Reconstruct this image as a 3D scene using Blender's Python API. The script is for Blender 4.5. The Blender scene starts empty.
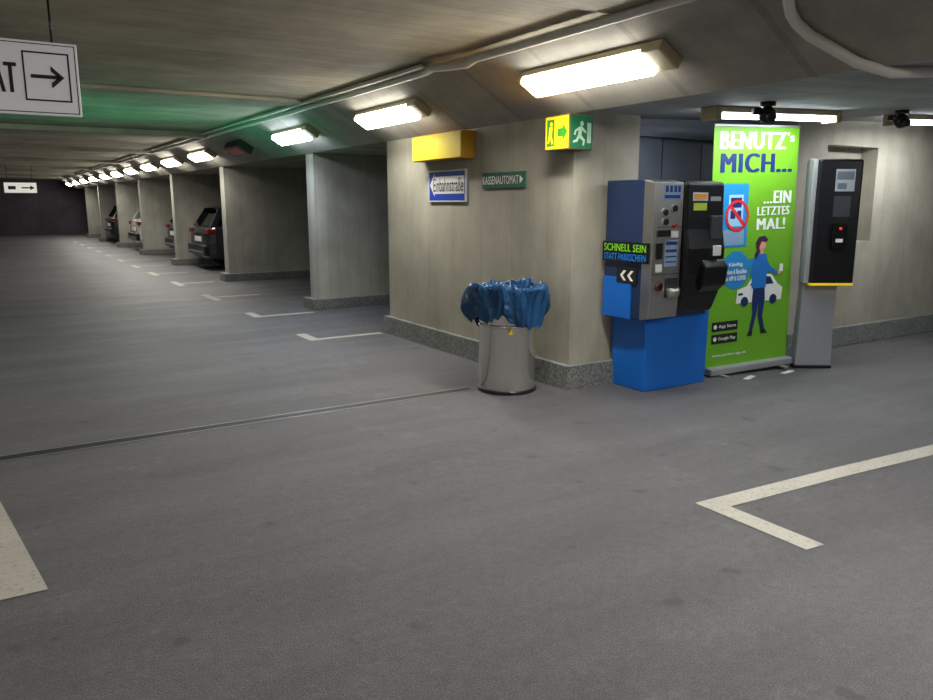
import bpy, bmesh, math, random
from mathutils import Matrix, Vector, noise as mnoise
random.seed(7)
S = bpy.context.scene
COL = S.collection
S.view_settings.view_transform='Standard'
S.view_settings.exposure=0.28
def lin(c):
    return tuple(((v/255)/12.92 if v/255<=0.04045 else ((v/255+0.055)/1.055)**2.4) for v in c)+(1,)
# ---------------------------------------------------------------- materials
_m={}
def mat(name,rgb,rough=0.6,metal=0.0,emit=0.0,spec=None,noise=0.0,nscale=30,ecol=None,coat=0):
    if name in _m: return _m[name]
    m=bpy.data.materials.new(name); m.use_nodes=True
    nt=m.node_tree; b=nt.nodes['Principled BSDF']
    c=lin(rgb)
    b.inputs['Base Color'].default_value=c
    b.inputs['Roughness'].default_value=rough
    b.inputs['Metallic'].default_value=metal
    if coat: b.inputs['Coat Weight'].default_value=coat
    if emit:
        b.inputs['Emission Color'].default_value=lin(ecol) if ecol else c
        b.inputs['Emission Strength'].default_value=emit
    if noise:
        tc=nt.nodes.new('ShaderNodeTexCoord'); n=nt.nodes.new('ShaderNodeTexNoise')
        n.inputs['Scale'].default_value=nscale; n.inputs['Detail'].default_value=5
        nt.links.new(tc.outputs['Object'],n.inputs['Vector'])
        mx=nt.nodes.new('ShaderNodeMix'); mx.data_type='RGBA'
        mx.inputs[6].default_value=tuple(v*(1-noise) for v in c[:3])+(1,)
        mx.inputs[7].default_value=tuple(min(1,v*(1+noise)) for v in c[:3])+(1,)
        nt.links.new(n.outputs['Fac'],mx.inputs[0]); nt.links.new(mx.outputs[2],b.inputs['Base Color'])
    _m[name]=m; return m
class NB:
    def __init__(s,name):
        s.m=bpy.data.materials.new(name); s.m.use_nodes=True; s.nt=s.m.node_tree
        s.b=s.nt.nodes['Principled BSDF']; tc=s.nt.nodes.new('ShaderNodeTexCoord'); s.co=tc.outputs['Object']
    def lk(s,a,b): s.nt.links.new(a,b)
    def math(s,op,a,b=None,c=None):
        n=s.nt.nodes.new('ShaderNodeMath'); n.operation=op
        for i,v in enumerate((a,b,c)):
            if v is None: continue
            if isinstance(v,(int,float)): n.inputs[i].default_value=v
            else: s.lk(v,n.inputs[i])
        return n.outputs[0]
    def noise(s,scale,detail=4,rough=.55,vec=None,dist=0):
        n=s.nt.nodes.new('ShaderNodeTexNoise'); n.inputs['Scale'].default_value=scale
        n.inputs['Detail'].default_value=detail; n.inputs['Roughness'].default_value=rough
        n.inputs['Distortion'].default_value=dist
        s.lk(vec or s.co,n.inputs['Vector']); return n.outputs['Fac']
    def scalev(s,v):
        n=s.nt.nodes.new('ShaderNodeMapping'); n.inputs['Scale'].default_value=v
        s.lk(s.co,n.inputs['Vector']); return n.outputs[0]
    def sep(s):
        n=s.nt.nodes.new('ShaderNodeSeparateXYZ'); s.lk(s.co,n.inputs[0]); return n.outputs
    def ramp(s,f,lo,hi):
        n=s.nt.nodes.new('ShaderNodeMapRange'); n.inputs[1].default_value=lo; n.inputs[2].default_value=hi
        s.lk(f,n.inputs[0]); return n.outputs[0]
    def mix(s,f,a,b):
        n=s.nt.nodes.new('ShaderNodeMix'); n.data_type='RGBA'
        for i,v in ((0,f),(6,a),(7,b)):
            if isinstance(v,(int,float)): n.inputs[i].default_value=v
            elif isinstance(v,tuple): n.inputs[i].default_value=v
            else: s.lk(v,n.inputs[i])
        return n.outputs[2]
    def mul(s,c,f):
        n=s.nt.nodes.new('ShaderNodeVectorMath'); n.operation='SCALE'
        s.lk(c,n.inputs[0])
        if isinstance(f,(int,float)): n.inputs['Scale'].default_value=f
        else: s.lk(f,n.inputs['Scale'])
        return n.outputs[0]
    def bump(s,h,strength,dist=.01):
        n=s.nt.nodes.new('ShaderNodeBump'); n.inputs['Strength'].default_value=strength; n.inputs['Distance'].default_value=dist
        s.lk(h,n.inputs['Height']); s.lk(n.outputs[0],s.b.inputs['Normal'])
def concrete(name,c1,c2,axis,bw,line=.16,var=.14,rough=.8,stretch=(1,1,1),grain_amt=.4):
    n=NB(name); x,y,z=n.sep()
    if axis=='xy': co=n.math('ADD',x,y)
    else: co={'x':x,'y':y,'z':z}[axis]
    q=n.math('DIVIDE',co,bw); fl=n.math('FLOOR',q); fr=n.math('FRACT',q)
    wn=n.nt.nodes.new('ShaderNodeTexWhiteNoise'); wn.noise_dimensions='1D'; n.lk(fl,wn.inputs['W'])
    ln=n.math('LESS_THAN',fr,.06)
    st=n.ramp(n.noise(1.1,6,.6,dist=.4),.35,.68)
    grain=n.noise(7,6,.65,vec=n.scalev(stretch))
    fine=n.noise(60,3)
    drip=n.ramp(n.noise(3.2,5,.7,vec=n.scalev((1,1,.12))),.30,.62)
    c=n.mix(st,lin(c1),lin(c2))
    f=n.math('MULTIPLY_ADD',wn.outputs[0],var,1-var/2)
    f=n.math('MULTIPLY',f,n.math('MULTIPLY_ADD',grain,grain_amt,1-grain_amt/2))
    f=n.math('MULTIPLY',f,n.math('MULTIPLY_ADD',drip,.16,.86))
    f=n.math('MULTIPLY',f,n.math('MULTIPLY_ADD',ln,-line,1.0))
    f=n.math('MULTIPLY',f,n.math('MULTIPLY_ADD',fine,.24,.88))
    n.lk(n.mul(c,f),n.b.inputs['Base Color']); n.b.inputs['Roughness'].default_value=rough
    h=n.math('ADD',n.math('MULTIPLY',grain,.5),n.math('MULTIPLY',ln,-.6)); n.bump(h,.3,.01)
    return n.m
M_WALL=concrete('board_concrete_wall',(166,161,146),(140,136,122),'xy',.5,.06,.04,stretch=(1,1,.6),grain_amt=.26)
M_PART=concrete('board_concrete_partition',(176,174,163),(146,144,134),'xy',.16,.12,.12,stretch=(1,1,.3),grain_amt=.3)
M_CEIL=concrete('board_concrete_ceiling',(174,165,144),(136,129,112),'y',.16,.28,.2,stretch=(.15,2.5,1))
M_CEIL2=concrete('board_concrete_ceiling_pale',(178,178,180),(150,151,155),'y',.16,.22,.14,stretch=(.15,2.5,1))
M_HAUNCH=concrete('board_concrete_beam',(172,166,156),(142,137,130),'y',.9,.2,.08,stretch=(1.2,.25,1.2))
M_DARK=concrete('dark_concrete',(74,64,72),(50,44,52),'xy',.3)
def granite():
    n=NB('granite_curb'); a=n.noise(60,4,.85); b=n.noise(3,4)
    c=n.mix(n.ramp(a,.38,.62),lin((76,79,77)),lin((160,163,157))); f=n.math('MULTIPLY_ADD',b,.6,.5)
    n.lk(n.mul(c,f),n.b.inputs['Base Color']); n.b.inputs['Roughness'].default_value=.75; n.bump(a,.5,.01); return n.m
M_GRAN=granite()
def asphalt():
    n=NB('asphalt_floor')
    fine=n.noise(150,3,.75); med=n.noise(22,6,.75); big=n.noise(.45,6,.62,dist=.2); streak=n.noise(1.0,6,.62,vec=n.scalev((.4,2.0,1)),dist=.2)
    c=n.mix(n.ramp(fine,.3,.7),lin((48,47,50)),lin((110,108,110)))
    patch=n.math('MULTIPLY',n.ramp(n.noise(4.5,10,.85),.52,.74),n.ramp(n.noise(.6,4,.6),.42,.62))
    c=n.mix(n.math('MULTIPLY',patch,.45),c,lin((160,158,155)))
    f=n.math('MULTIPLY_ADD',big,.9,.53); f=n.math('MULTIPLY',f,n.math('MULTIPLY_ADD',streak,.7,.65)); f=n.math('MULTIPLY',f,n.math('MULTIPLY_ADD',med,1.1,.45))
    spots=n.ramp(n.noise(5.5,2,.4),.68,.74); f=n.math('MULTIPLY',f,n.math('MULTIPLY_ADD',spots,-.4,1))
    n.lk(n.mul(c,f),n.b.inputs['Base Color'])
    n.lk(n.math('MULTIPLY_ADD',streak,-.3,.68),n.b.inputs['Roughness'])
    n.bump(n.math('ADD',fine,n.math('MULTIPLY',med,.8)),.6,.01); return n.m
M_FLOOR=asphalt()
def paint():
    n=NB('worn_road_paint'); a=n.noise(45,6,.8); b=n.noise(4,5,.7)
    c=n.mix(n.ramp(a,.32,.46),lin((110,108,103)),lin((176,172,162))); 
    n.lk(n.mul(c,n.math('MULTIPLY_ADD',b,.5,.72)),n.b.inputs['Base Color']); n.b.inputs['Roughness'].default_value=.7; return n.m
M_PAINT=paint()
def steel(name,rgb,axis=(1,1,.02),rough=.32):
    n=NB(name); a=n.noise(120,3,.6,vec=n.scalev(axis))
    n.lk(n.mix(a,tuple(v*.75 for v in lin(rgb)[:3])+(1,),lin(rgb)),n.b.inputs['Base Color'])
    n.b.inputs['Metallic'].default_value=.95; n.b.inputs['Roughness'].default_value=rough; return n.m
M_STEEL=steel('brushed_steel',(205,203,198),rough=.3)
M_STEELV=steel('brushed_steel_bin',(240,238,232),(1,1,.02),.2)
M_SILV=mat('silver_lacquer',(160,162,166),.4,.4,noise=.06)
M_WHITE=mat('white_plastic',(228,228,224),.5); M_BLACK=mat('black_plastic',(16,17,20),.3,noise=.1); M_INK=mat('black_ink',(14,14,16),.6)
M_HOUS=mat('lamp_housing_cream',(186,174,140),.5,noise=.05)
M_PIPE=mat('grey_conduit_plastic',(222,220,214),.45,noise=.05)
M_RUB=mat('rubber',(20,20,21),.8,noise=.1)
# ---------------------------------------------------------------- geometry
def link(o,parent=None):
    COL.objects.link(o)
    if parent: o.parent=parent
    return o
def mesh(name,verts,faces,m,parent=None,smooth=False,bevel=0,seg=2):
    me=bpy.data.meshes.new(name); me.from_pydata([tuple(v) for v in verts],[],faces)
    bm=bmesh.new(); bm.from_mesh(me)
    if len(faces)>1 and bevel>=0: bmesh.ops.recalc_face_normals(bm,faces=bm.faces)
    bm.to_mesh(me); bm.free()
    if isinstance(m,(list,tuple)):
        for k in m: me.materials.append(k)
    else: me.materials.append(m)
    if smooth:
        for p in me.polygons: p.use_smooth=True
    o=bpy.data.objects.new(name,me); link(o,parent)
    if bevel>0:
        b=o.modifiers.new('bevel','BEVEL'); b.width=bevel; b.segments=seg; b.limit_method='ANGLE'
    return o
def bx(x0,x1,y0,y1,z0,z1,o=0):
    v=[(x0,y0,z0),(x1,y0,z0),(x1,y1,z0),(x0,y1,z0),(x0,y0,z1),(x1,y0,z1),(x1,y1,z1),(x0,y1,z1)]
    f=[(0,3,2,1),(4,5,6,7),(0,1,5,4),(1,2,6,5),(2,3,7,6),(3,0,4,7)]
    return v,[tuple(i+o for i in q) for q in f]
def boxes(name,L,m,parent=None,bevel=0):
    if parent is not None and len(L)>1:
        for b in L: r=boxes(name,[b],m,parent,bevel)
        return r
    V=[];F=[]
    for b in L:
        v,f=bx(*b,o=len(V)); V+=v;F+=f
    return mesh(name,V,F,m,parent,bevel=bevel)
def box(name,x0,x1,y0,y1,z0,z1,m,parent=None,bevel=0): return boxes(name,[(x0,x1,y0,y1,z0,z1)],m,parent,bevel)
def prism(name,pts,axis,a,b,m,parent=None,bevel=0):
    def P(p,t): return (t,p[0],p[1]) if axis=='x' else ((p[0],t,p[1]) if axis=='y' else (p[0],p[1],t))
    n=len(pts); V=[P(p,a) for p in pts]+[P(p,b) for p in pts]
    F=[tuple(range(n)),tuple(range(2*n-1,n-1,-1))]+[(i,(i+1)%n,n+(i+1)%n,n+i) for i in range(n)]
    return mesh(name,V,F,m,parent,bevel=bevel)
def cyl(name,p0,p1,r,m,parent=None,seg=24,r2=None,smooth=True):
    p0=Vector(p0);p1=Vector(p1);d=p1-p0; q=d.to_track_quat('Z','Y').to_matrix(); r2=r if r2 is None else r2
    V=[];F=[]
    for p,rr in ((p0,r),(p1,r2)):
        for i in range(seg):
            a=2*math.pi*i/seg; V.append(p+q@Vector((math.cos(a)*rr,math.sin(a)*rr,0)))
    F=[tuple(range(seg)),tuple(range(seg,2*seg))]+[(i,(i+1)%seg,seg+(i+1)%seg,seg+i) for i in range(seg)]
    o=mesh(name,V,F,m,parent)
    if smooth:
        for p in o.data.polygons:
            if len(p.vertices)==4: p.use_smooth=True
    return o
def lathe(name,prof,m,parent=None,seg=40,fn=None,closed=False):
    V=[];F=[];n=len(prof)
    for j,(r,z) in enumerate(prof):
        for i in range(seg):
            a=2*math.pi*i/seg; rr,zz=(r,z) if fn is None else fn(j,a,r,z)
            V.append((rr*math.cos(a),rr*math.sin(a),zz))
    for j in range(n-1):
        for i in range(seg):
            k=(i+1)%seg; F.append((j*seg+i,j*seg+k,(j+1)*seg+k,(j+1)*seg+i))
    return mesh(name,V,F,m,parent,smooth=True)
def tube(name,pts,r,m,parent=None):
    cu=bpy.data.curves.new(name,'CURVE'); cu.dimensions='3D'; cu.bevel_depth=r; cu.bevel_resolution=4
    sp=cu.splines.new('POLY'); sp.points.add(len(pts)-1)
    for i,p in enumerate(pts): sp.points[i].co=(*p,1)
    t=bpy.data.objects.new('tmp',cu); COL.objects.link(t)
    dg=bpy.context.evaluated_depsgraph_get(); me=bpy.data.meshes.new_from_object(t.evaluated_get(dg))
    bpy.data.objects.remove(t); me.name=name; me.materials.clear(); me.materials.append(m)
    for p in me.polygons:p.use_smooth=True
    o=bpy.data.objects.new(name,me); return link(o,parent)
def flats(name,P,y,m,parent):
    V=[];F=[]
    for p in P:
        k=len(V); A=sum(p[i][0]*p[(i+1)%len(p)][1]-p[(i+1)%len(p)][0]*p[i][1] for i in range(len(p)))
        if A<0: p=p[::-1]
        V+=[(a,y,b) for a,b in p]; F.append(tuple(range(k,k+len(p))))
    return mesh(name,V,F,m,parent,bevel=-1)
def rect(x0,x1,z0,z1): return [(x0,z0),(x1,z0),(x1,z1),(x0,z1)]
def circ(cx,cz,r,n=28,rz=None): return [(cx+r*math.cos(2*math.pi*i/n),cz+(rz or r)*math.sin(2*math.pi*i/n)) for i in range(n)]
def frame_mesh(name,x0,x1,z0,z1,t,y,m,parent):
    V=[(x0,y,z0),(x1,y,z0),(x1,y,z1),(x0,y,z1),(x0+t,y,z0+t),(x1-t,y,z0+t),(x1-t,y,z1-t),(x0+t,y,z1-t)]
    return mesh(name,V,[(0,1,5,4),(1,2,6,5),(2,3,7,6),(3,0,4,7)],m,parent,bevel=-1)
def ring(cx,cz,r0,r1,n=32):
    out=[]
    for i in range(n):
        a=2*math.pi*i/n;b=2*math.pi*(i+1)/n
        out.append([(cx+r0*math.cos(a),cz+r0*math.sin(a)),(cx+r1*math.cos(a),cz+r1*math.sin(a)),(cx+r1*math.cos(b),cz+r1*math.sin(b)),(cx+r0*math.cos(b),cz+r0*math.sin(b))])
    return out
def text(name,s,x0,x1,z0,z1,y,m,parent,bold=.02,plane='xz',xc=0):
    """bold letters = the same outline repeated with a small sideways shift, in hair-thin layers"""
    cu=bpy.data.curves.new(name,'FONT'); cu.body=s; cu.size=1; cu.resolution_u=4; cu.space_character=1.0+bold*2.5
    t=bpy.data.objects.new('tmp',cu); COL.objects.link(t)
    dg=bpy.context.evaluated_depsgraph_get(); me=bpy.data.meshes.new_from_object(t.evaluated_get(dg)); bpy.data.objects.remove(t)
    sh=[0] if bold<=0 else [-bold,0,bold]
    base=[v.co.copy() for v in me.vertices]; polys=[tuple(p.vertices) for p in me.polygons]
    V=[];F=[]
    for q,dx in enumerate(sh):
        k=len(V); V+=[(c.x+dx,c.y,q*.0006) for c in base]; F+=[tuple(i+k for i in p) for p in polys]
    xs=[v[0] for v in V]; ys=[v[1] for v in V]; a,b,c,d=min(xs),max(xs),min(ys),max(ys)
    W=[]
    for vx,vy,o in V:
        u=x0+(vx-a)/(b-a)*(x1-x0); w=z0+(vy-c)/(d-c)*(z1-z0)
        W.append((u,y-o,w) if plane=='xz' else (xc-o,-u,w))
    return mesh(name,W,F,m,parent,bevel=-1)
def thing(name,label,cat,loc=(0,0,0),rz=0,group=None,mtx=None):
    e=bpy.data.objects.new(name,None); e.empty_display_size=.1; COL.objects.link(e)
    if mtx is not None: e.matrix_world=mtx
    else: e.location=loc; e.rotation_euler=(0,0,math.radians(rz))
    e['label']=label; e['category']=cat
    if group: e['group']=group
    return e
def tag(o,label,cat,group=None):
    o['label']=label;o['category']=cat
    if group:o['group']=group
    return o
def st(o): o['kind']='structure'; return o
# ---------------------------------------------------------------- setting
st(mesh('floor',[(-7,-6,0),(12,-6,0),(12,44,0),(-7,44,0)],[(0,1,2,3)],M_FLOOR,bevel=-1))
st(box('ceiling',-7,3.25,-6,44,2.6,2.8,M_CEIL))
st(prism('trim_1',[(3.25,2.6),(3.95,2.18),(3.95,2.8),(3.25,2.8)],'y',-6,44,M_HAUNCH))
st(prism('ceiling.001',[(3.95,2.18),(12,2.48),(12,2.9),(3.95,2.9)],'y',-6,5.3,M_CEIL2))
st(box('ceiling.002',3.95,9.2,5.3,44,2.18,2.8,M_CEIL))
for i,(yy,h) in enumerate([(8.3,.03),(12.9,.07),(17.6,.07),(22.4,.07),(27.2,.07),(32,.07),(37,.07),(3.2,.03)]):
    st(box('trim_%d'%(i+2),-7,3.25,yy,yy+.35,2.6-h,2.6,M_CEIL))
st(box('wall_pillar',3.95,4.64,4.75,8.02,0,2.2,M_WALL))
st(box('wall_pillar_side',4.64,9,7.85,8.02,0,2.2,M_WALL))
st(boxes('wall_front',[(6.7,7.2,4.75,5.1,0,2.5),(8.08,12,4.75,5.1,0,2.5),(7.2,8.08,4.75,5.1,0,1.1),(7.2,8.08,4.75,5.1,2.07,2.5),(7.2,8.08,4.93,5.1,1.1,2.07)],M_WALL))
st(box('wall_recess',4.64,6.7,5.2,5.35,0,2.4,M_WALL))
st(box('wall_bay_back',9,9.2,7.9,44,0,2.2,M_WALL))
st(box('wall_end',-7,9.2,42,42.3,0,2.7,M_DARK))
st(box('wall_left_added',-7.2,-7,-6,44,0,2.7,M_WALL))  # unseen wall, added to stop world light leaking in from the left
st(box('wall_rear',-7,12,-6.2,-6,0,2.7,M_WALL))
st(box('wall_right',12,12.2,-6,5.1,0,2.7,M_WALL))
PY=[10.4,15.1,19.75,24.3,28.9,33.6,38.0]
for i,y in enumerate(PY):
    st(box('wall_partition' if i==0 else 'wall_partition.%03d'%i,3.98,9,y,y+.28,0,2.18,M_PART))
    st(box('baseboard_partition' if i==0 else 'baseboard_partition.%03d'%i,3.88,9,y-.06,y+.34,0,.15,M_GRAN,bevel=.01))
st(boxes('baseboard_pillar',[(3.89,4.64,4.69,4.75,0,.2),(3.89,3.95,4.75,8.08,0,.2),(3.95,9,8.02,8.08,0,.2)],M_GRAN))
st(box('baseboard_front',6.7,12,4.68,4.75,0,.21,M_GRAN,bevel=.008))
M_DOOR=mat('blue_grey_door_metal',(88,95,108),.5,.2,noise=.1,nscale=4)
d=boxes('door_1',[(4.66+.5*i,5.15+.5*i,4.99,5.03,0,2.15) for i in range(4)]+[(4.64,6.7,5.03,5.06,0,2.3),(4.64,6.7,4.92,4.98,2.06,2.14),(4.70,4.74,4.92,4.99,0,2.1)],M_DOOR); st(d)
dr=thing('drainage_channel','narrow steel slot drainage channel set across the asphalt','drain',(0,0,0))
boxes('channel_edge',[(-6.5,3.26,5.20,5.215,0,.004),(-6.5,3.26,5.305,5.32,0,.004)],mat('channel_steel',(140,140,136),.4,.5,noise=.3,nscale=8),dr)
box('channel_slot',-6.5,3.26,5.215,5.305,0,.002,mat('drain_dark',(26,26,28),.6),dr)
dr.location=(0,-.09,0)
def marking(P,label,group=None):
    V=[];F=[]
    for p in P:
        k=len(V); V+=[(a,b,.003) for a,b in p]; F.append(tuple(range(k,k+len(p))))
    o=mesh('floor_marking',V,F,M_PAINT,bevel=-1)
    bm=bmesh.new(); bm.from_mesh(o.data); bmesh.ops.remove_doubles(bm,verts=bm.verts,dist=.0005); bm.to_mesh(o.data); bm.free()
    for p in o.data.polygons:
        if p.normal.z<0: p.flip()
    return tag(o,label,'road marking',group)
marking([[(2.93,2.38),(4.0,2.32),(4.0,2.44),(2.93,2.50)],[(4.0,2.44),(4.0,2.32),(6.2,2.14),(6.2,2.27)],[(2.93,1.87),(3.045,1.86),(3.045,2.375),(2.93,2.38)]],'white painted corner marking of a parking space on asphalt')
marking([[(.076,3.24),(-.09,4.6),(-.42,4.56),(-.2,3.24)]],'wide white painted stripe on the asphalt')
for y,arm in [(7.98,.9),(10.05,.85),(12.55,.85),(15.1,.75),(17.5,.8),(19.8,.75),(22.1,.8),(24.4,.7),(26.7,.8),(29.0,.7),(31.3,.8),(33.7,.7)]:
    marking([[(2.95,y),(2.95+arm,y+.02),(2.95+arm,y+.12),(2.95,y+.10)],[(2.95,y+.1),(3.07,y+.1),(3.07,y+.5),(2.95,y+.5)]]+([[(2.95,y-.4),(3.07,y-.4),(3.07,y),(2.95,y)]] if y>12 else []),'white painted parking bay corner line on asphalt','parking bay lines')
# ---------------------------------------------------------------- lamps
def area(parent,sx,sy,power,col,z=-.115):
    l=bpy.data.lights.new('tube_light','AREA'); l.shape='RECTANGLE'; l.size=sx; l.size_y=sy; l.energy=power; l.color=col
    o=bpy.data.objects.new('tube_light',l); COL.objects.link(o); o.parent=parent; o.location=(0,0,z); return o
HZ=Matrix(((0,-.857,.515,0),(1,0,0,0),(0,.515,.857,0),(0,0,0,1)))
def wide_lamp(mtx,L,power,col,ecol,es,label,group='ceiling lamps along the concrete beam',lit=True):
    e=thing('ceiling_lamp',label,'lamp',mtx=mtx,group=group)
    box('lamp_housing',-L/2-.02,L/2+.02,-.10,.10,-.05,0,M_HOUS,e,bevel=.006)
    box('end_cap',-L/2-.17,-L/2-.002,-.10,.10,-.075,0,M_HOUS,e,bevel=.012)
    box('end_cap',L/2+.002,L/2+.05,-.10,.10,-.09,0,M_HOUS,e,bevel=.012)
    prism('lamp_shade',[(-.10,-.05),(.10,-.05),(.085,-.105),(-.085,-.105)],'x',-L/2,L/2,mat('diffuser_%s'%('%d%d%d'%ecol),(240,240,230),.5,emit=es,ecol=ecol),e,bevel=.008)
    area(e,L*.95,.15,power,col,-.11); return e
def hm(y,x=3.58):
    z=2.6-.6*(x-3.25); return Matrix.Translation((x,y,z))@HZ
WARM=(1,.975,.92); EC=(255,252,240)
for y,L,p,c,ec in [(4.18,1.2,36,WARM,EC),(7.2,1.15,26,WARM,EC),(10.0,1.1,26,(.8,.88,1),(225,235,255)),(15.0,1.2,26,WARM,EC),(17.6,1.2,22,WARM,EC),(20.2,1.2,22,WARM,EC),(22.8,1.2,20,WARM,EC),(25.4,1.2,20,WARM,EC),(28.0,1.2,18,WARM,EC),(31,1.2,18,WARM,EC),(34,1.2,16,WARM,EC),(37,1.2,16,WARM,EC),(40,1.2,6,WARM,EC),(1.0,1.2,44,WARM,EC),(-2.2,1.2,44,WARM,EC)]:
    wide_lamp(hm(y),L,p,c,ec,20,'cool white fluorescent ceiling lamp on the sloped beam' if ec==(225,235,255) else 'warm white fluorescent ceiling lamp on the sloped beam')
for y,p in ((-1.5,42),(2.2,38),(8,28),(14,24),(21,24)):  # added fill fixtures left of the view, to brighten floor and ceiling
    wide_lamp(Matrix.Translation((-3,y,2.6)),1.2,p,WARM,EC,20,'unseen warm white fill lamp added on the flat ceiling')
def strip_lamp(x,y,z,L,power,label,es):
    tilt=math.atan(.0373)
    e=thing('fluorescent_lamp',label,'lamp',mtx=Matrix.Translation((x,y,z))@Matrix.Rotation(-tilt,4,'Y'),group='fluorescent strip lamps')
    box('lamp_housing',-L/2,L/2,-.07,.07,-.045,0,M_HOUS,e,bevel=.006)
    boxes('end_cap',[(-L/2-.03,-L/2+.04,-.075,.075,-.1,-.002),(L/2-.04,L/2+.03,-.075,.075,-.1,-.002)],M_HOUS,e,bevel=.008)
    for s in (-.035,.035): cyl('tube',(-L/2+.04,s,-.068),(L/2-.04,s,-.068),.014,mat('tube_glow',(250,252,255),.4,emit=es,ecol=(240,246,255)),e,12)
    area(e,L*.9,.1,power,(.93,.97,1),-.085); return e
def cz_(x): return 2.18+.0373*(x-3.95)
strip_lamp(5.45,4.08,cz_(5.45),1.5,17,'twin tube fluorescent lamp above the banner',16)
strip_lamp(7.98,4.15,cz_(7.98),1.5,22,'twin tube fluorescent lamp on the ceiling',16)
strip_lamp(7.0,0.6,cz_(7.0),1.5,44,'twin tube fluorescent lamp on the ceiling',16)
l=bpy.data.lights.new('green_ceiling_fill','AREA'); l.shape='RECTANGLE'; l.size=4.5; l.size_y=2.4; l.energy=13; l.color=(0,1,.45)  # added green light with no fixture, tints the ceiling from below
o=bpy.data.objects.new('green_ceiling_fill',l); COL.objects.link(o); o.location=(1.2,10.4,1.7); o.rotation_euler=(math.pi,0,0)
def cctv(x,y,rz):
    z=2.18+.0373*(x-3.95)
    e=thing('security_camera','small black dome security camera under the ceiling','camera',(x,y,z),rz,'security cameras')
    cyl('mount',(0,0,0),(0,0,-.035),.055,M_BLACK,e); 
    lathe('camera_head',[(.0,-.15),(.03,-.145),(.055,-.12),(.062,-.09),(.055,-.06),(.03,-.035)],M_BLACK,e,24)
    cyl('lens',(0,-.04,-.1),(0,-.1,-.115),.035,M_BLACK,e,20,.03)
    box('side_bracket',-.11,-.05,-.03,.03,-.09,-.04,M_BLACK,e,bevel=.01)
cctv(4.88,3.72,-30); cctv(6.85,3.85,-30)
c=tube('conduit_pipe',[(3.2,-5,2.545),(3.2,5.0,2.545),(3.2,5.12,2.52),(3.12,5.3,2.52),(3.12,5.5,2.54),(3.2,5.75,2.55),(3.2,40,2.55)],.03,M_PIPE); tag(c,'light grey plastic conduit pipe running along the concrete beam','pipe')
c=tube('conduit_pipe',[(3.10,5.6,2.575),(3.10,40,2.575)],.018,M_PIPE); tag(c,'thin light grey conduit running along the ceiling edge','pipe')
c=tube('conduit_pipe',[(3.27,2.44,2.53),(3.4,2.52,2.47),(3.48,2.56,2.42),(3.55,2.57,2.38),(3.63,2.55,2.33),(3.85,2.42,2.20),(4.0,2.32,2.15),(4.3,2.14,2.16),(5.5,1.9,2.205),(8,1.7,2.295)],.028,M_PIPE); tag(c,'bent light grey conduit crossing the beam to the ceiling','pipe')
e=thing('display_sign','small dark sign box with a red panel under the beam','sign',mtx=hm(12.5))
box('body',-.4,.4,-.12,.12,-.12,0,mat('sign_dark',(60,58,58),.5),e,bevel=.01)
box('display',-.3,.3,-.08,.08,-.125,-.12,mat('sign_red',(120,24,22),.4,emit=.15),e)
# ---------------------------------------------------------------- signs
G_SIGN=mat('sign_green',(14,84,62),.5,noise=.04); B_SIGN=mat('sign_blue',(20,50,150),.45)
e=thing('yellow_sign_box','blank yellow light box sign mounted high on the concrete wall','sign',(3.8,6.66,1.91),-90)
box('sign_body',-.48,.48,.01,.15,0,.25,mat('yellow_box_side',(180,130,0),.6),e,bevel=.006)
box('sign_panel',-.47,.47,0,.01,.01,.24,mat('yellow_panel',(200,176,0),.6),e)
e=thing('one_way_sign','blue one-way street sign with white arrow on the concrete wall','sign',(3.93,6.67,1.51),-90)
SW=mat('sign_white',(196,196,194),.5)
box('sign_plate',-.36,.36,0,.02,0,.31,SW,e,bevel=.003)
flats('sign_face',[rect(-.345,.345,.015,.295)],-.001,B_SIGN,e)
flats('arrow',[[(-.325,.165),(-.23,.28),(-.23,.25),(.335,.25),(.335,.08),(-.23,.08),(-.23,.05)]],-.003,SW,e)
text('lettering','Einbahnstraße',-.25,.325,.10,.232,-.006,M_INK,e,0)
e=thing('pay_machine_sign','dark green direction sign with white lettering on the wall','sign',(3.935,5.7,1.63),-90)
box('sign_plate',-.33,.33,0,.015,0,.14,G_SIGN,e,bevel=.003)
text('lettering','KASSENAUTOMAT',-.315,.245,.034,.106,-.003,M_WHITE,e,.02)
flats('arrow',[[(.26,.035),(.26,.105),(.31,.07)]],-.003,M_WHITE,e)
e=thing('emergency_exit_sign','glowing emergency exit sign wrapping the pillar corner','sign',(3.95,4.75,1.9))
prism('sign_body',[(-.14,.19),(-.14,-.11),(.09,-.11),(.09,-.005),(-.005,-.005),(-.005,.19)],'z',0,.26,mat('exit_box',(90,86,50),.5),e,bevel=.004)
YG=mat('exit_glow',(230,180,20),.5,emit=.9,ecol=(255,190,20)); GR=mat('exit_green',(8,92,58),.5,emit=.1); GL=mat('exit_green_lit',(40,130,30),.5,emit=.4)
def yz(name,P,x,m,par):
    # polygons in local yz seen from -x: first coordinate runs towards -y
    V=[];F=[]
    for p in P:
        k=len(V); A=sum(p[i][0]*p[(i+1)%len(p)][1]-p[(i+1)%len(p)][0]*p[i][1] for i in range(len(p)))
        if A<0: p=p[::-1]
        V+=[(x,-a,b) for a,b in p]; F.append(tuple(range(k,k+len(p))))
    return mesh(name,V,F,m,par,bevel=-1)
yz('lit_panel',[rect(-.18,.1,.01,.25)],-.1415,YG,e)
yz('lit_arrow',[[(-.03,.10),(-.03,.16),(.03,.16),(.03,.20),(.09,.13),(.03,.06),(.03,.10)]],-.143,GL,e)
yz('lit_pictogram',[rect(-.16,-.07,.03,.23)],-.143,GL,e)
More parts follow.
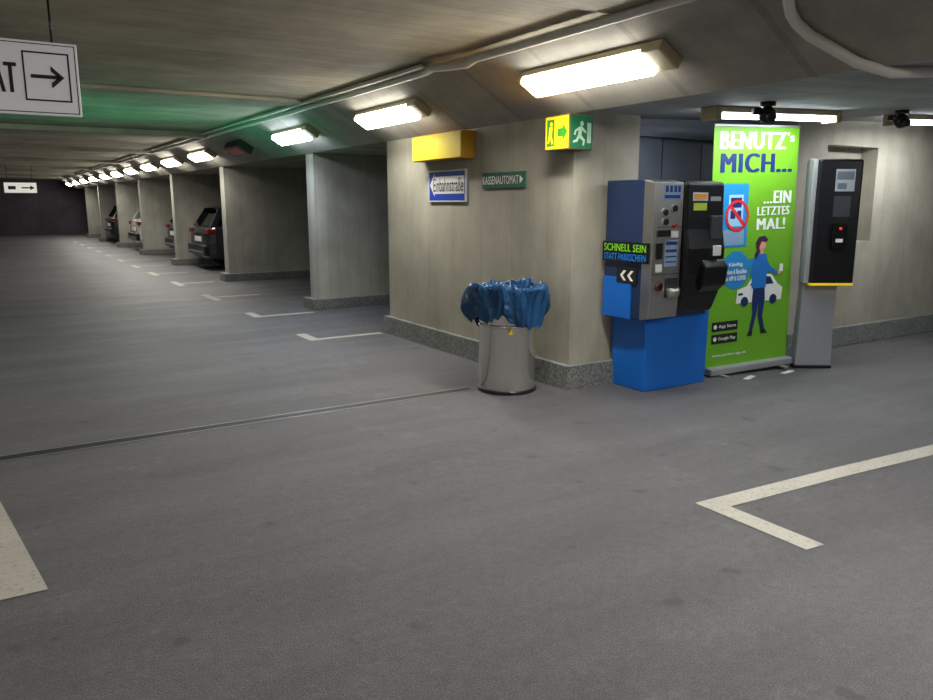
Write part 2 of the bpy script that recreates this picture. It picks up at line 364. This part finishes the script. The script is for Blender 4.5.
yz('lit_figure',[circ(-.105,.195,.016,12),[(-.13,.175),(-.09,.175),(-.10,.11),(-.08,.05),(-.10,.045),(-.118,.10),(-.135,.05),(-.15,.055),(-.135,.12)]],-.1445,YG,e)
l=bpy.data.lights.new('sign_glow','AREA'); l.shape='RECTANGLE'; l.size=.22; l.size_y=.22; l.energy=2.6; l.color=(1,.5,.06)
o=bpy.data.objects.new('sign_glow',l); COL.objects.link(o); o.parent=e; o.location=(-.15,.04,.13); o.rotation_euler=(0,math.radians(90),0)
flats('green_panel',[rect(-.13,.085,.01,.25)],-.1115,GR,e)
def man(x,z,s):
    return [circ(x+.02*s,z+.19*s,.022*s,12),[(x-.01*s,z+.165*s),(x+.03*s,z+.165*s),(x+.015*s,z+.085*s),(x-.025*s,z+.085*s)],
      [(x+.03*s,z+.16*s),(x+.075*s,z+.12*s),(x+.065*s,z+.105*s),(x+.02*s,z+.135*s)],[(x-.01*s,z+.16*s),(x-.06*s,z+.13*s),(x-.07*s,z+.09*s),(x-.05*s,z+.09*s),(x-.045*s,z+.12*s),(x-.01*s,z+.135*s)],
      [(x-.025*s,z+.09*s),(x+.015*s,z+.09*s),(x+.06*s,z+.05*s),(x+.05*s,z),(x+.03*s,z),(x+.035*s,z+.04*s),(x-.01*s,z+.065*s)],
      [(x-.025*s,z+.09*s),(x+.0*s,z+.08*s),(x-.03*s,z+.03*s),(x-.08*s,z+.02*s),(x-.08*s,z+.04*s),(x-.045*s,z+.05*s)]]
flats('pictogram',man(-.04,.03,.85)+[rect(.03,.07,.05,.2)],-.113,mat('sign_white_lit',(170,205,180),.5),e)
e=thing('hanging_sign','white hanging direction sign with black lettering and arrow','sign',(.545,5.0,1.98),0)
box('sign_plate',-1.2,0,0,.03,0,.39,mat('hanging_white',(206,206,210),.5,emit=.1),e,bevel=.004)
frame_mesh('border',-1.185,-.012,.012,.378,.005,-.001,M_INK,e)
frame_mesh('arrow_frame',-.275,-.045,.075,.335,.009,-.002,M_INK,e)
flats('arrow',[rect(-.24,-.10,.195,.215),[(-.14,.265),(-.075,.205),(-.14,.145),(-.14,.175),(-.105,.205),(-.14,.235)]],-.003,M_INK,e)
text('lettering','KASSENAUTOMAT',-1.14,-.305,.11,.27,-.002,M_INK,e,.05)
for x in (-1.0,-.12): cyl('hanger_rod',(x,.015,.39),(x,.015,.62),.006,M_BLACK,e,10)
e=thing('hanging_sign','small white lit hanging sign with dark arrow','sign',(.65,27,1.8),0)
box('sign_plate',0,.85,0,.06,0,.3,mat('small_sign_white',(215,215,205),.5,emit=.5),e)
flats('arrow',[rect(.45,.7,.13,.17),[(.68,.22),(.8,.15),(.68,.08)]],-.002,M_INK,e)
flats('pictogram',[rect(.1,.3,.1,.2)],-.002,M_INK,e)
for x in (.1,.75): cyl('hanger_rod',(x,.03,.3),(x,.03,.8),.01,M_BLACK,e,8)
# ---------------------------------------------------------------- litter bin + bag
CX,CY=3.525,5.02
e=thing('trash_can','round brushed stainless steel trash can beside the pillar','trash can',(CX,CY,0))
lathe('can_body',[(0,.0),(.225,.0),(.225,.012),(.228,.014),(.232,.03),(.232,.74),(.238,.745),(.238,.76),(.222,.76),(.218,.74),(.218,.1),(0,.1)],M_STEELV,e,64)
lathe('base_ring',[(.233,.0),(.239,.0),(.239,.028),(.233,.028)],M_BLACK,e,48)
lathe('can_band',[(.2325,.535),(.2365,.535),(.2365,.555),(.2325,.555)],M_STEELV,e,48)
M_BAG=mat('blue_plastic_bag',(20,66,108),.38,noise=.25,nscale=6,coat=.12)
w=flats('warning_sticker',[[(-.02,.49),(.02,.49),(0,.53)]],0,mat('yellow_sticker',(220,190,30),.5),e); w.location=(-.118,-.216,0); w.rotation_euler=(0,0,math.radians(-29))
def crease(p,s,seed,zs=.55):
    v=mnoise.noise(Vector((p[0]*s+seed,p[1]*s-seed,p[2]*s*zs+seed*2))); return 1-2.6*abs(v)
# film drapes from the rim down the outside of the can and dips inside it
keys=[(.262,.575),(.266,.61),(.270,.65),(.274,.70),(.278,.75),(.282,.80),(.284,.835),(.276,.852),(.262,.850),(.246,.82),(.230,.77),(.212,.70),(.19,.60),(.12,.5)]
prof=[]
for i in range(len(keys)-1):
    for t in range(4): prof.append((keys[i][0]+(keys[i+1][0]-keys[i][0])*t/4,keys[i][1]+(keys[i+1][1]-keys[i][1])*t/4))
prof.append(keys[-1]); NP=len(prof)
def bagf(j,a,r,z):
    s=j/(NP-1)*13
    p=(math.cos(a)*.28,math.sin(a)*.28,z)
    f=.022*crease(p,8,3.1,.22)+.015*crease(p,17,8.7,.30)+.004*crease(p,34,1.3,.8)-.010
    rim=math.exp(-((s-7.0)/1.6)**2); hem=max(0,1-s/3.0)
    n1=mnoise.noise(Vector((p[0]*9,p[1]*9,5.5))); n2=mnoise.noise(Vector((p[0]*24,p[1]*24,1.5)))
    zz=z+rim*(.05*n1+.018*n2+.012)+hem*(.10*n2*.5+.11*n1)
    ear=math.exp(-((a-2.6)/.24)**2)+.75*math.exp(-((a-5.75)/.22)**2)+.3*math.exp(-((a-4.3)/.25)**2)
    r+=.085*ear*math.exp(-((s-3.2)/2.4)**2)
    zz-=.03*ear*math.exp(-((s-2.0)/2.0)**2)
    if s<9: r=max(r+f,.246)
    else: r=r+f*.4-.004
    return r,zz
bag=lathe('trash_bag',prof,M_BAG,None,280,bagf)
bag.location=(CX,CY,0); tag(bag,'crumpled blue plastic bag lining the steel trash can','bag')
# ---------------------------------------------------------------- pay machine
e=thing('parking_pay_machine','blue and steel parking pay machine with black control panel','machine',(4.31,4.73,0))
BLUE=mat('machine_blue',(12,102,196),.4,noise=.04); NAVY=mat('machine_navy',(28,46,80),.4,noise=.05)
prism('base',[(.08,0),(.79,0),(.80,.62),(.06,.62)],'y',-.40,-.02,BLUE,e,bevel=.008)
prism('cabinet',[(-.02,.60),(-.44,.60),(-.44,1.66),(-.40,1.675),(-.02,1.675)],'x',-.04,.71,NAVY,e,bevel=.006)
box('side_cover',-.052,-.041,-.34,-.02,.60,.92,BLUE,e)
prism('steel_front',[(-.44,.60),(-.53,.62),(-.545,.8),(-.545,1.655),(-.44,1.675)],'x',-.05,.265,M_STEEL,e,bevel=.006)
prism('control_panel',[(-.44,.62),(-.50,.64),(-.56,.78),(-.60,.95),(-.60,1.15),(-.57,1.3),(-.56,1.66),(-.44,1.675)],'x',.275,.715,M_BLACK,e,bevel=.025)
box('side_banner',-.068,-.053,-.52,-.02,1.045,1.20,M_BLACK,e)
GREENTXT=mat('lime_print',(120,200,30),.5,emit=.1); BLUETXT=mat('blue_print',(10,120,215),.5,emit=.1)
text('lettering','SCHNELL SEIN',.04,.505,1.128,1.185,0,GREENTXT,e,.03,'yz',-.0695)
text('lettering','STATT PARKSCHEIN',.04,.505,1.058,1.11,0,BLUETXT,e,.03,'yz',-.0695)
box('side_plate',-.056,-.042,-.40,-.18,.88,1.0,M_INK,e)
for k in range(2):
    y0=-.22-k*.08; x=-.0575
    mesh('chevron_mark',[(x,y0,.94),(x,y0-.03,.94),(x,y0-.07,.98),(x,y0-.04,.98),(x,y0-.07,.90),(x,y0-.04,.90)],[(0,1,2,3),(0,5,4,1)],M_WHITE,e,bevel=-1)
fy=-.546; DX=-.055
def R(x0,x1,z0,z1): return rect(x0+DX,x1+DX,z0,z1)
flats('top_label',[R(.10,.29,1.52,1.645)],fy,mat('pale_blue_label',(150,180,205),.5),e)
DBP=mat('dark_blue_print',(20,50,120),.5)
flats('label_stripe',[R(.11,.28,1.535,1.56)],fy-.002,B_SIGN,e)
for a in (.12,.165,.21,.25): flats('label_pictogram',[R(a,a+.03,1.58,1.63)],fy-.002,DBP,e)
for (x,z) in ((.12,1.43),(.22,1.46),(.13,1.36)):
    cyl('slot_bezel',(x+DX,fy+.002,z),(x+DX,fy-.008,z),.034,M_SILV,e,20)
    cyl('coin_slot',(x+DX,fy-.008,z),(x+DX,fy-.018,z),.024,M_BLACK,e,20)
cyl('button',(.23+DX,fy,1.33),(.23+DX,fy-.02,1.33),.015,mat('red_button',(170,30,26),.4),e,16)
box('note_slot',.06+DX,.18+DX,fy-.02,fy+.001,1.25,1.30,M_BLACK,e,bevel=.004)
box('small_label',.20+DX,.28+DX,fy-.002,fy+.001,1.24,1.29,M_WHITE,e)
flats('info_label',[R(.14,.28,1.02,1.22)],fy,mat('info_label',(140,165,195),.5),e)
for a,b in ((1.185,1.21),(1.13,1.15),(1.09,1.1),(1.05,1.06)): flats('info_stripe',[R(.15,.27,a,b)],fy-.002,DBP,e)
box('ticket_slot',.05+DX,.11+DX,fy-.012,fy+.001,1.08,1.2,M_BLACK,e,bevel=.004)
flats('ticket_label',[R(.05,.12,.98,1.04)],fy,M_WHITE,e)
cyl('return_cup',(.09+DX,fy+.002,.87),(.09+DX,fy-.018,.87),.034,mat('dark_red',(100,20,22),.5),e,24)
cyl('cup_center',(.09+DX,fy-.018,.87),(.09+DX,fy-.022,.87),.024,M_BLACK,e,24)
lathe('change_tray',[(0.0,-.05),(.045,-.045),(.06,-.01),(.062,.03),(.055,.035),(.05,0),(0,-.02)],M_STEEL,e,24).location=(.23+DX,fy-.01,.82)
box('change_recess',.16+DX,.30+DX,fy-.004,fy+.001,.78,.93,mat('recess_dark',(40,40,42),.5),e)
box('panel_seam',.0,.265,fy-.001,fy+.001,1.318,1.322,mat('recess_dark',(40,40,42),.5),e)
box('panel_seam',-.045,.265,fy-.001,fy+.001,.96,.964,mat('recess_dark',(40,40,42),.5),e)
by=-.562
flats('screen',[R(.40,.57,1.26,1.58)],by-.002,mat('screen_glow',(170,182,200),.4,emit=.2),e)
flats('screen_image',[R(.41,.56,1.53,1.57)],by-.004,mat('screen_orange',(205,140,50),.4,emit=.15),e)
flats('screen_image',[R(.41,.56,1.41,1.50)],by-.004,mat('screen_yellow',(160,185,60),.4,emit=.15),e)
flats('screen_image',[R(.41,.49,1.28,1.38)],by-.004,mat('screen_blue',(30,100,195),.4,emit=.3),e)
flats('screen_image',[R(.50,.56,1.28,1.33)],by-.004,mat('screen_blue',(30,100,195),.4,emit=.3),e)
flats('label_text',[R(.60,.72,1.50,1.55)],by-.002,mat('grey_print',(150,155,160),.5),e)
box('card_slot',.62+DX,.70+DX,-.615,-.58,1.09,1.17,mat('slot_white',(200,205,205),.4,emit=.15),e,bevel=.004)
box('keypad',.60+DX,.73+DX,-.59,-.55,1.22,1.40,mat('keypad_grey',(60,64,68),.5),e,bevel=.004)
prism('tray_bulge',[(-.56,.80),(-.63,.86),(-.65,1.0),(-.60,1.06),(-.56,1.06)],'x',.5+DX,.76+DX,M_BLACK,e,bevel=.012)
# ---------------------------------------------------------------- roll-up banner
ang=math.atan2(-.10,.96)
e=thing('rollup_banner','tall lime green roll-up banner with printed text and picture','banner',mtx=Matrix.Translation((5.275,4.47,0.0))@Matrix.Rotation(ang,4,'Z')@Matrix.Translation((.48,0,.012))@Matrix.Rotation(math.radians(-1.5),4,'Y')@Matrix.Translation((-.48,0,0)))
LIME=mat('banner_lime',(104,168,30),.5,noise=.03,nscale=3); BN=mat('banner_navy',(14,38,96),.5); BW=mat('banner_white',(226,232,226),.5)
BB=mat('banner_blue',(24,130,196),.5); SKIN=mat('banner_skin',(222,160,130),.5)
box('banner_base',-.01,.98,-.08,.09,0.01,.075,M_SILV,e,bevel=.012)
boxes('base_foot',[(.1,.14,-.14,.14,0,.012),(.82,.86,-.14,.14,0,.012)],M_SILV,e)
box('banner_fabric',-.01,.975,-.004,.002,.07,2.13,LIME,e)
box('top_rail',-.015,.98,-.010,.008,2.125,2.145,M_SILV,e,bevel=.003)
cyl('support_pole',(.48,.03,.07),(.48,.03,2.13),.008,M_SILV,e,10)
def X(px): return (px-710)/88*.985-.01
def Z(py): return 2.135-(py-122)/247*2.075
y=-.006
text('lettering','BENUTZ',X(716),X(784),Z(145),Z(128),y,BW,e,.05)
text('lettering',"'s",X(785),X(793),Z(137),Z(128),y,BW,e,.04)
text('lettering','MICH...',X(717),X(792),Z(168),Z(149),y,BN,e,.055)
text('lettering','...EIN',X(763),X(793),Z(200),Z(187),y,BW,e,.05)
text('lettering','LETZTES',X(757),X(792),Z(212),Z(203),y,BW,e,.04)
text('lettering','MAL!',X(757),X(788),Z(227),Z(215),y,BW,e,.05)
flats('printed_photo',[rect(X(719),X(747),Z(243),Z(179))],y,BB,e)
PS=mat('print_steel',(120,150,180),.5)
flats('printed_photo_detail',[rect(X(722),X(744),Z(241),Z(225))],y-.001,PS,e)
flats('printed_machine',[rect(X(727),X(742),Z(222),Z(190))],y-.002,mat('print_pale',(150,190,220),.5),e)
for rr in (rect(X(729),X(740),Z(203),Z(193)),rect(X(729),X(734),Z(214),Z(206)),rect(X(736),X(740),Z(214),Z(206))): flats('printed_machine_detail',[rr],y-.003,BN,e)
cx,cz=X(736),Z(211); Rr=.135
flats('prohibition_ring',ring(cx,cz,Rr-.024,Rr)+[[(cx-Rr*.75,cz+Rr*.60),(cx-Rr*.60,cz+Rr*.75),(cx+Rr*.75,cz-Rr*.60),(cx+Rr*.60,cz-Rr*.75)]],y-.0045,mat('print_red',(205,30,36),.5),e)
flats('speech_bubble',[circ(X(737),Z(267),.165,36)],y,BB,e)
flats('speech_bubble_tip',[[(X(748),Z(258)),(X(757),Z(256)),(X(752),Z(266))]],y-.0005,BB,e)
for k,s in enumerate(('Künftig','Parken & Bezahlen','mit APP & CLEVER')):
    w=(.16,.26,.25)[k]; text('lettering',s,X(737)-w/2,X(737)+w/2,Z(264+7*k),Z(259+7*k),y-.002,BW,e,.03)
cb=Z(305)
flats('printed_car',[[(X(739),cb+.02),(X(788),cb+.02),(X(789),cb+.13),(X(783),cb+.17),(X(776),cb+.26),(X(757),cb+.27),(X(750),cb+.17),(X(740),cb+.14)]],y,BW,e)
for pp in ([(X(753),cb+.17),(X(758),cb+.245),(X(767),cb+.245),(X(767),cb+.17)],[(X(769),cb+.17),(X(769),cb+.245),(X(775),cb+.235),(X(779),cb+.17)],circ(X(748),cb+.03,.045),circ(X(779),cb+.03,.045),rect(X(741),X(746),cb+.09,cb+.11)):
    flats('printed_car_detail',[pp],y-.001,BN,e)
flats('printed_trousers',[[(X(757),Z(286)),(X(769),Z(286)),(X(770),Z(300)),(X(768),Z(318)),(X(771),Z(333)),(X(767),Z(334)),(X(763),Z(318)),(X(763),Z(303)),(X(761),Z(318)),(X(758),Z(334)),(X(754),Z(334)),(X(757),Z(316)),(X(756),Z(300))]],y-.002,BN,e)
for pp in ([(X(752),Z(339)),(X(758),Z(339)),(X(758),Z(334)),(X(754),Z(334))],[(X(767),Z(338)),(X(775),Z(338)),(X(771),Z(333)),(X(767),Z(333))]): flats('printed_shoe',[pp],y-.002,M_INK,e)
PJ=mat('print_jacket',(24,110,190),.5)
flats('printed_jacket',[[(X(757),Z(252)),(X(763),Z(250)),(X(769),Z(253)),(X(771),Z(262)),(X(770),Z(288)),(X(755),Z(288)),(X(754),Z(265))]],y-.003,PJ,e)
for pp in ([(X(768),Z(254)),(X(774),Z(266)),(X(783),Z(272)),(X(782),Z(275)),(X(771),Z(271)),(X(766),Z(262))],[(X(757),Z(253)),(X(752),Z(270)),(X(756),Z(284)),(X(759),Z(282)),(X(756),Z(270)),(X(760),Z(258))]): flats('printed_sleeve',[pp],y-.0037,PJ,e)
for pp in (circ(X(764),Z(242),.045,20,.06),rect(X(762),X(766),Z(252),Z(246)),circ(X(784),Z(273),.018,12)): flats('printed_skin',[pp],y-.0045,SKIN,e)
flats('printed_hair',[[(X(759),Z(248)),(X(757),Z(240)),(X(760),Z(234)),(X(766),Z(233)),(X(770),Z(237)),(X(768),Z(240)),(X(763),Z(239)),(X(761),Z(244)),(X(761),Z(250)),(X(758),Z(258)),(X(756),Z(252))]],y-.0055,mat('print_hair',(60,24,60),.5),e)
flats('printed_phone',[rect(X(784),X(788),Z(272),Z(264))],y-.005,BW,e)
for a,b,s in ((320,330,'App Store'),(333,343,'Google Play')):
    flats('app_badge',[rect(X(715),X(742),Z(b),Z(a))],y,M_INK,e)
    text('lettering',s,X(722),X(740),Z(b-2.5),Z(a+3),y-.002,BW,e,.02)
    flats('badge_symbol',[circ(X(718.5),Z((a+b)/2),.02,12)],y-.002,BW,e)
text('lettering','www.parken-app.at',X(716),X(752),Z(358),Z(354),y,BW,e,.02)
for x,yy,r in ((5.55,4.22,20),(6.02,4.18,10)):
    p=box('paper_strip',-.09,.09,-.025,.025,0,.004,mat('tape_white',(205,205,200),.6)); p.location=(x,yy,.001); p.rotation_euler=(0,0,math.radians(r)); tag(p,'short white tape strip on the asphalt before the banner','tape')
# ---------------------------------------------------------------- slim kiosk
e=thing('payment_terminal','slim silver payment terminal column with black front panel','machine',(6.46,4.27,0),-32)
def dshape(w,d,n=10):
    return [(-w,-d),(w,-d)]+[(w*math.cos(math.pi*i/n),-d+.02+ (d*2)*math.sin(math.pi*i/n)) for i in range(0,n+1)]
def loft(name,secs,m,parent,smooth=False):
    V=[];F=[];n=len(secs[0][0])
    for pts,z in secs: V+=[(a,b,z) for a,b in pts]
    for j in range(len(secs)-1):
        for i in range(n):
            k=(i+1)%n; F.append((j*n+i,j*n+k,(j+1)*n+k,(j+1)*n+i))
    F+=[tuple(range(n)),tuple(range((len(secs)-1)*n,len(secs)*n))]
    return mesh(name,V,F,m,parent,bevel=.004)
def sh(L,dx): return [(a+dx,b) for a,b in L]
loft('column',[(sh(dshape(.165,.13),-.02),.03),(sh(dshape(.155,.125),-.02),.4),(sh(dshape(.155,.12),-.01),.75),(dshape(.175,.12),.80),(dshape(.185,.12),1.86),(dshape(.175,.11),1.885)],M_SILV,e)
loft('base',[(sh(dshape(.17,.135),-.02),0),(sh(dshape(.17,.135),-.02),.03)],M_BLACK,e)
box('front_panel',-.145,.24,-.215,-.115,.79,1.875,M_BLACK,e,bevel=.02)
box('accent_strip',-.14,.235,-.218,-.15,.775,.795,mat('yellow_strip',(240,200,30),.5,emit=.3),e)
box('side_trim',-.19,-.146,-.19,-.115,.79,1.875,M_SILV,e,bevel=.008)
flats('screen',[rect(0.0,.17,1.60,1.79)],-.2165,mat('kiosk_screen',(150,156,160),.4,emit=.1),e)
flats('screen_image',[rect(.01,.16,1.70,1.77)],-.2175,mat('kiosk_img',(90,100,110),.4,emit=.1),e)
flats('screen_image',[rect(.02,.1,1.62,1.67)],-.2175,mat('kiosk_img',(90,100,110),.4,emit=.1),e)
flats('screen',[rect(0.0,.15,1.38,1.56)],-.2165,mat('kiosk_screen_dim',(58,62,68),.3),e)
box('card_reader',.0,.13,-.25,-.21,1.10,1.32,mat('reader_black',(8,8,9),.25),e,bevel=.012)
box('reader_slot',.03,.09,-.256,-.248,1.16,1.19,mat('slot_white',(200,205,205),.4,emit=.15),e)
flats('indicator',[circ(.065,1.28,.012,12)],-.2515,mat('red_led',(230,30,20),.4,emit=2),e)
# ---------------------------------------------------------------- cars
def car(loc,rgb,label,flip=False):
    e=thing('car',label,'car',loc,0,'parked cars')
    paintm=mat('car_paint_%d%d%d'%rgb,rgb,.25,.3,coat=.6); glass=mat('car_glass',(14,18,22),.08); 
    secs=[(0.0,.72,.36,.82),(.05,.84,.27,.93),(.18,.89,.24,.99),(.5,.91,.22,1.0),(1.3,.91,.2,.98),(3.1,.91,.2,.93),(3.6,.9,.2,.88),(4.1,.87,.2,.80),(4.38,.80,.22,.70),(4.48,.66,.3,.60)]
    V=[];F=[]
    for x,h,zb,zt in secs:
        pr=[(0,zb),(h*.9,zb),(h*.985,zb+.1),(h,(zb+zt)/2),(h*.975,zt-.08),(h*.9,zt-.01),(h*.78,zt),(0,zt+.01)]
        pr=pr+[(-a,b) for a,b in pr[-2:0:-1]]
        V+=[(x,a,b) for a,b in pr]
    n=14
    for j in range(len(secs)-1):
        for i in range(n): F.append((j*n+i,j*n+(i+1)%n,(j+1)*n+(i+1)%n,(j+1)*n+i))
    F+=[tuple(range(n)),tuple(range(9*n,10*n))]
    rs=[(.30,.60,1.38),(.5,.66,1.43),(1.2,.68,1.465),(2.0,.68,1.45),(2.45,.64,1.39)]
    for j,(x,h,z) in enumerate(rs):
        k=len(V); V+=[(x,-h,z-.05),(x,-h*.9,z),(x,0,z+.015),(x,h*.9,z),(x,h,z-.05),(x,0,z-.045)]
        if j:
            for i in range(6): F.append((k-6+i,k-6+(i+1)%6,k+(i+1)%6,k+i))
    def strut(a,b,w):
        k=len(V); d=w/2
        for p in (a,b):
            V.extend([(p[0]-d,p[1]-.02,p[2]),(p[0]+d,p[1]-.02,p[2]),(p[0]+d,p[1]+.02,p[2]),(p[0]-d,p[1]+.02,p[2])])
        for i in range(4): F.append((k+i,k+(i+1)%4,k+4+(i+1)%4,k+4+i))
    for s in (-1,1):
        strut((.16,s*.78,.97),(.42,s*.62,1.39),.16); strut((3.22,s*.78,.9),(2.45,s*.63,1.36),.07); strut((1.95,s*.80,.95),(1.85,s*.66,1.41),.07); strut((.9,s*.80,.95),(.95,s*.66,1.42),.06)
    mesh('body',V,F,paintm,e,smooth=False,bevel=.015)
    gv=[(.16,-.77,.95),(.16,.77,.95),(3.25,.77,.9),(3.25,-.77,.9),(.42,-.61,1.38),(.42,.61,1.38),(2.45,.61,1.37),(2.45,-.61,1.37)]
    mesh('window',gv,[(0,1,2,3),(4,5,6,7),(0,1,5,4),(1,2,6,5),(2,3,7,6),(3,0,4,7)],glass,e)
    tl=mat('tail_light',(110,14,14),.3)
    for s in (-1,1):
        box('tail_light',-.005,.2,min(s*.56,s*.905),max(s*.56,s*.905),.82,.93,tl,e,bevel=.02)
        for xw in (.78,3.62):
            w=cyl('wheel',(xw,s*.70,.32),(xw,s*.90,.32),.32,M_RUB,e,32)
            cyl('wheel_rim',(xw,s*.90,.32),(xw,s*.915,.32),.21,M_SILV,e,20)
    box('bumper',-.07,.12,-.80,.80,.34,.56,M_BLACK,e,bevel=.03)
    box('license_plate',-.02,-.0,-.26,.26,.64,.75,M_WHITE,e)
    box('bumper_trim',-.085,-.07,-.6,.6,.4,.42,M_SILV,e)
    for s in (-1,1): box('side_mirror',2.85,2.98,s*.9-.1,s*.9+.1,.95,1.07,paintm,e,bevel=.03)
car((4.2,18.45,0),(34,36,42),'dark grey hatchback parked rear-out in a concrete bay')
car((4.35,22.0,0),(26,27,30),'black car parked rear-out in the next bay')
car((4.1,26.7,0),(215,215,212),'white car parked in a distant bay')
car((4.1,32.4,0),(24,26,32),'dark car parked in a distant bay')
# ---------------------------------------------------------------- world, camera
w=bpy.data.worlds.new('world'); S.world=w; w.use_nodes=True
w.node_tree.nodes['Background'].inputs[0].default_value=(.5,.5,.55,1); w.node_tree.nodes['Background'].inputs[1].default_value=.3
cam=bpy.data.cameras.new('camera'); cam.lens=36*765/933; cam.sensor_width=36; cam.sensor_fit='HORIZONTAL'; cam.clip_end=200
co=bpy.data.objects.new('camera',cam); COL.objects.link(co); co.location=(0,0,1.5)
co.rotation_euler=(math.radians(90-10.877),0,math.radians(-31.98)); S.camera=co
